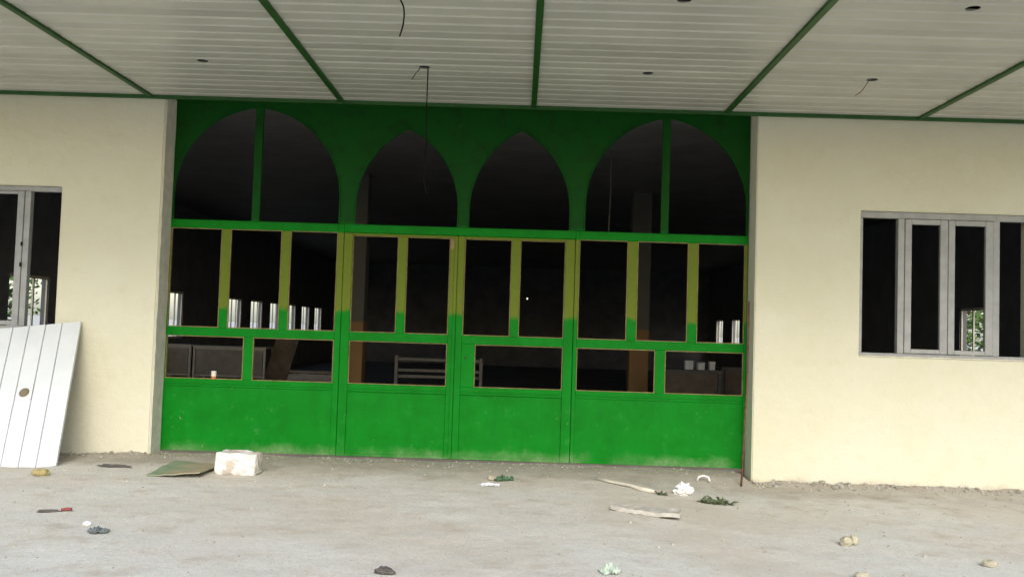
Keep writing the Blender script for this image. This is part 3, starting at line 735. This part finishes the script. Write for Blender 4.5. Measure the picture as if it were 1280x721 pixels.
lump('yellow_stone', 'smaller yellow stone leaning against its pair before the right wall', 'stone', 2.80, 7.55, .038, .035, .048, 'ystone', .25, 3, group='yellow stones on the ground')
lump('yellow_stone', 'single yellow stone at the lower right edge of the picture', 'stone', 3.61, 6.97, .055, .04, .032, 'ystone', .25, 3, group='yellow stones on the ground')
lump('yellow_stone', 'flat yellow stone at the bottom right, nearest the camera', 'stone', 2.45, 6.44, .055, .04, .030, 'ystone', .25, 3, group='yellow stones on the ground')
lump('dark_clod', 'dark clod at the bottom edge left of centre', 'clod', -.80, 5.74, .06, .04, .026, 'darkwood', .4, 3)
lump('dark_stick', 'short dark stick on the ground beside the left wall corner', 'stick', -4.14, 9.38, .16, .03, .016, 'darkwood', .6, 3, -.1, freq=3.0)
# loose rubble and grit: nobody could count it
def stones(name, label, spots, mat):
    tmpl = []
    for k in range(6):
        bm = bmesh.new(); bmesh.ops.create_icosphere(bm, subdivisions=1, radius=1)
        for v in bm.verts: v.co *= 1+random.uniform(-.28, .28)
        bm.verts.index_update()
        tmpl.append(([v.co.copy() for v in bm.verts], [[v.index for v in f.verts] for f in bm.faces])); bm.free()
    V = []; F = []
    for x, y, r in spots:
        vs, fs = random.choice(tmpl); n = len(V); a = random.uniform(0, 6.28); sy = random.uniform(.6, 1); sz = random.uniform(.4, .8)
        z = ground_z(x, y)+r*sz*.35; ca, sa = cos(a), sin(a)
        for c in vs:
            px, py = c.x*r, c.y*r*sy; V.append((x+px*ca-py*sa, y+px*sa+py*ca, z+c.z*r*sz))
        F += [[n+i for i in f] for f in fs]
    me = bpy.data.meshes.new(name); me.from_pydata(V, [], F); me.update(); me.materials.append(MT[mat])
    tag(link(name, me), label, 'rubble', kind='stuff')
sp = []
for _ in range(420):
    sp.append((random.uniform(-8, -4.2), 10.34-abs(random.gauss(0, .13)), random.uniform(.006, .022)*random.choice((1, 1, 1.5))))
for _ in range(420):
    sp.append((random.uniform(2.67, 8), 10.34-abs(random.gauss(0, .14)), random.uniform(.006, .024)*random.choice((1, 1, 1.6))))
for _ in range(420):
    sp.append((random.uniform(-4.15, 2.6), 10.62-abs(random.gauss(0, .30)), random.uniform(.005, .016)))
stones('rubble', 'crumbs of mortar and stone along the foot of the walls', sp, 'stone')
sp = []
for _ in range(1500):
    y = 10.4-7*random.random()**1.3; sp.append((random.uniform(-7, 7), y, random.choice((.004, .005, .006, .008, .011))))
for _ in range(60): sp.append((random.uniform(-6, 6), random.uniform(5, 10), random.uniform(.012, .022)))
stones('grit', 'small pale grit scattered over the dusty forecourt', sp, 'stone')

# ------------------------------------------------------------------ trees beyond the hall, seen through its windows
def tree(label, x, y, h, rx):
    t = thing('broadleaf_tree', label, 'tree', (x, y, -.1), 'trees beside the hall')
    m = MB(); m.tube([(x, y, -.15), (x+.05, y, h*.25), (x-.05, y+.1, h*.5), (x, y, h*.8)], [.17, .14, .10, .04], 8)
    for k in range(6):
        a = k*1.05+x; m.tube([(x, y, h*(.22+.07*k)), (x+cos(a)*rx*.4, y+sin(a)*rx*.4, h*(.35+.07*k)), (x+cos(a)*rx*.8, y+sin(a)*rx*.8, h*(.42+.07*k))], [.07, .05, .02], 6)
    m.build('trunk', 'bark', t, smooth=True)
    V = []; F = []
    for c in range(130):
        a = random.uniform(0, 6.28); rr = rx*sqrt(random.random()); q = random.random()
        cz = h*(.12+.85*q); cr = rr*(1-.6*abs(q-.45)); C = Vector((x+cos(a)*cr, y+sin(a)*cr, cz))
        for k in range(36):
            p = C+Vector((random.gauss(0, .26), random.gauss(0, .26), random.gauss(0, .2)))
            if p.z < .05: continue
            d = Vector((random.gauss(0, 1), random.gauss(0, 1), random.gauss(0, .6))).normalized(); e = d.orthogonal().normalized(); L = random.uniform(.06, .12)
            n = len(V); V += [tuple(p-d*L), tuple(p+e*L*.45), tuple(p+d*L), tuple(p-e*L*.45)]; F.append((n, n+1, n+2, n+3))
    me = bpy.data.meshes.new('crown'); me.from_pydata(V, [], F); me.update(); me.materials.append(MT['leaf']); link('crown', me, t)
tree('bushy tree outside, glimpsed through the left front window', -12.2, 18.6, 4.2, 2.0)
tree('bushy tree outside, glimpsed through the right front window', 12.0, 22.6, 4.2, 2.0)
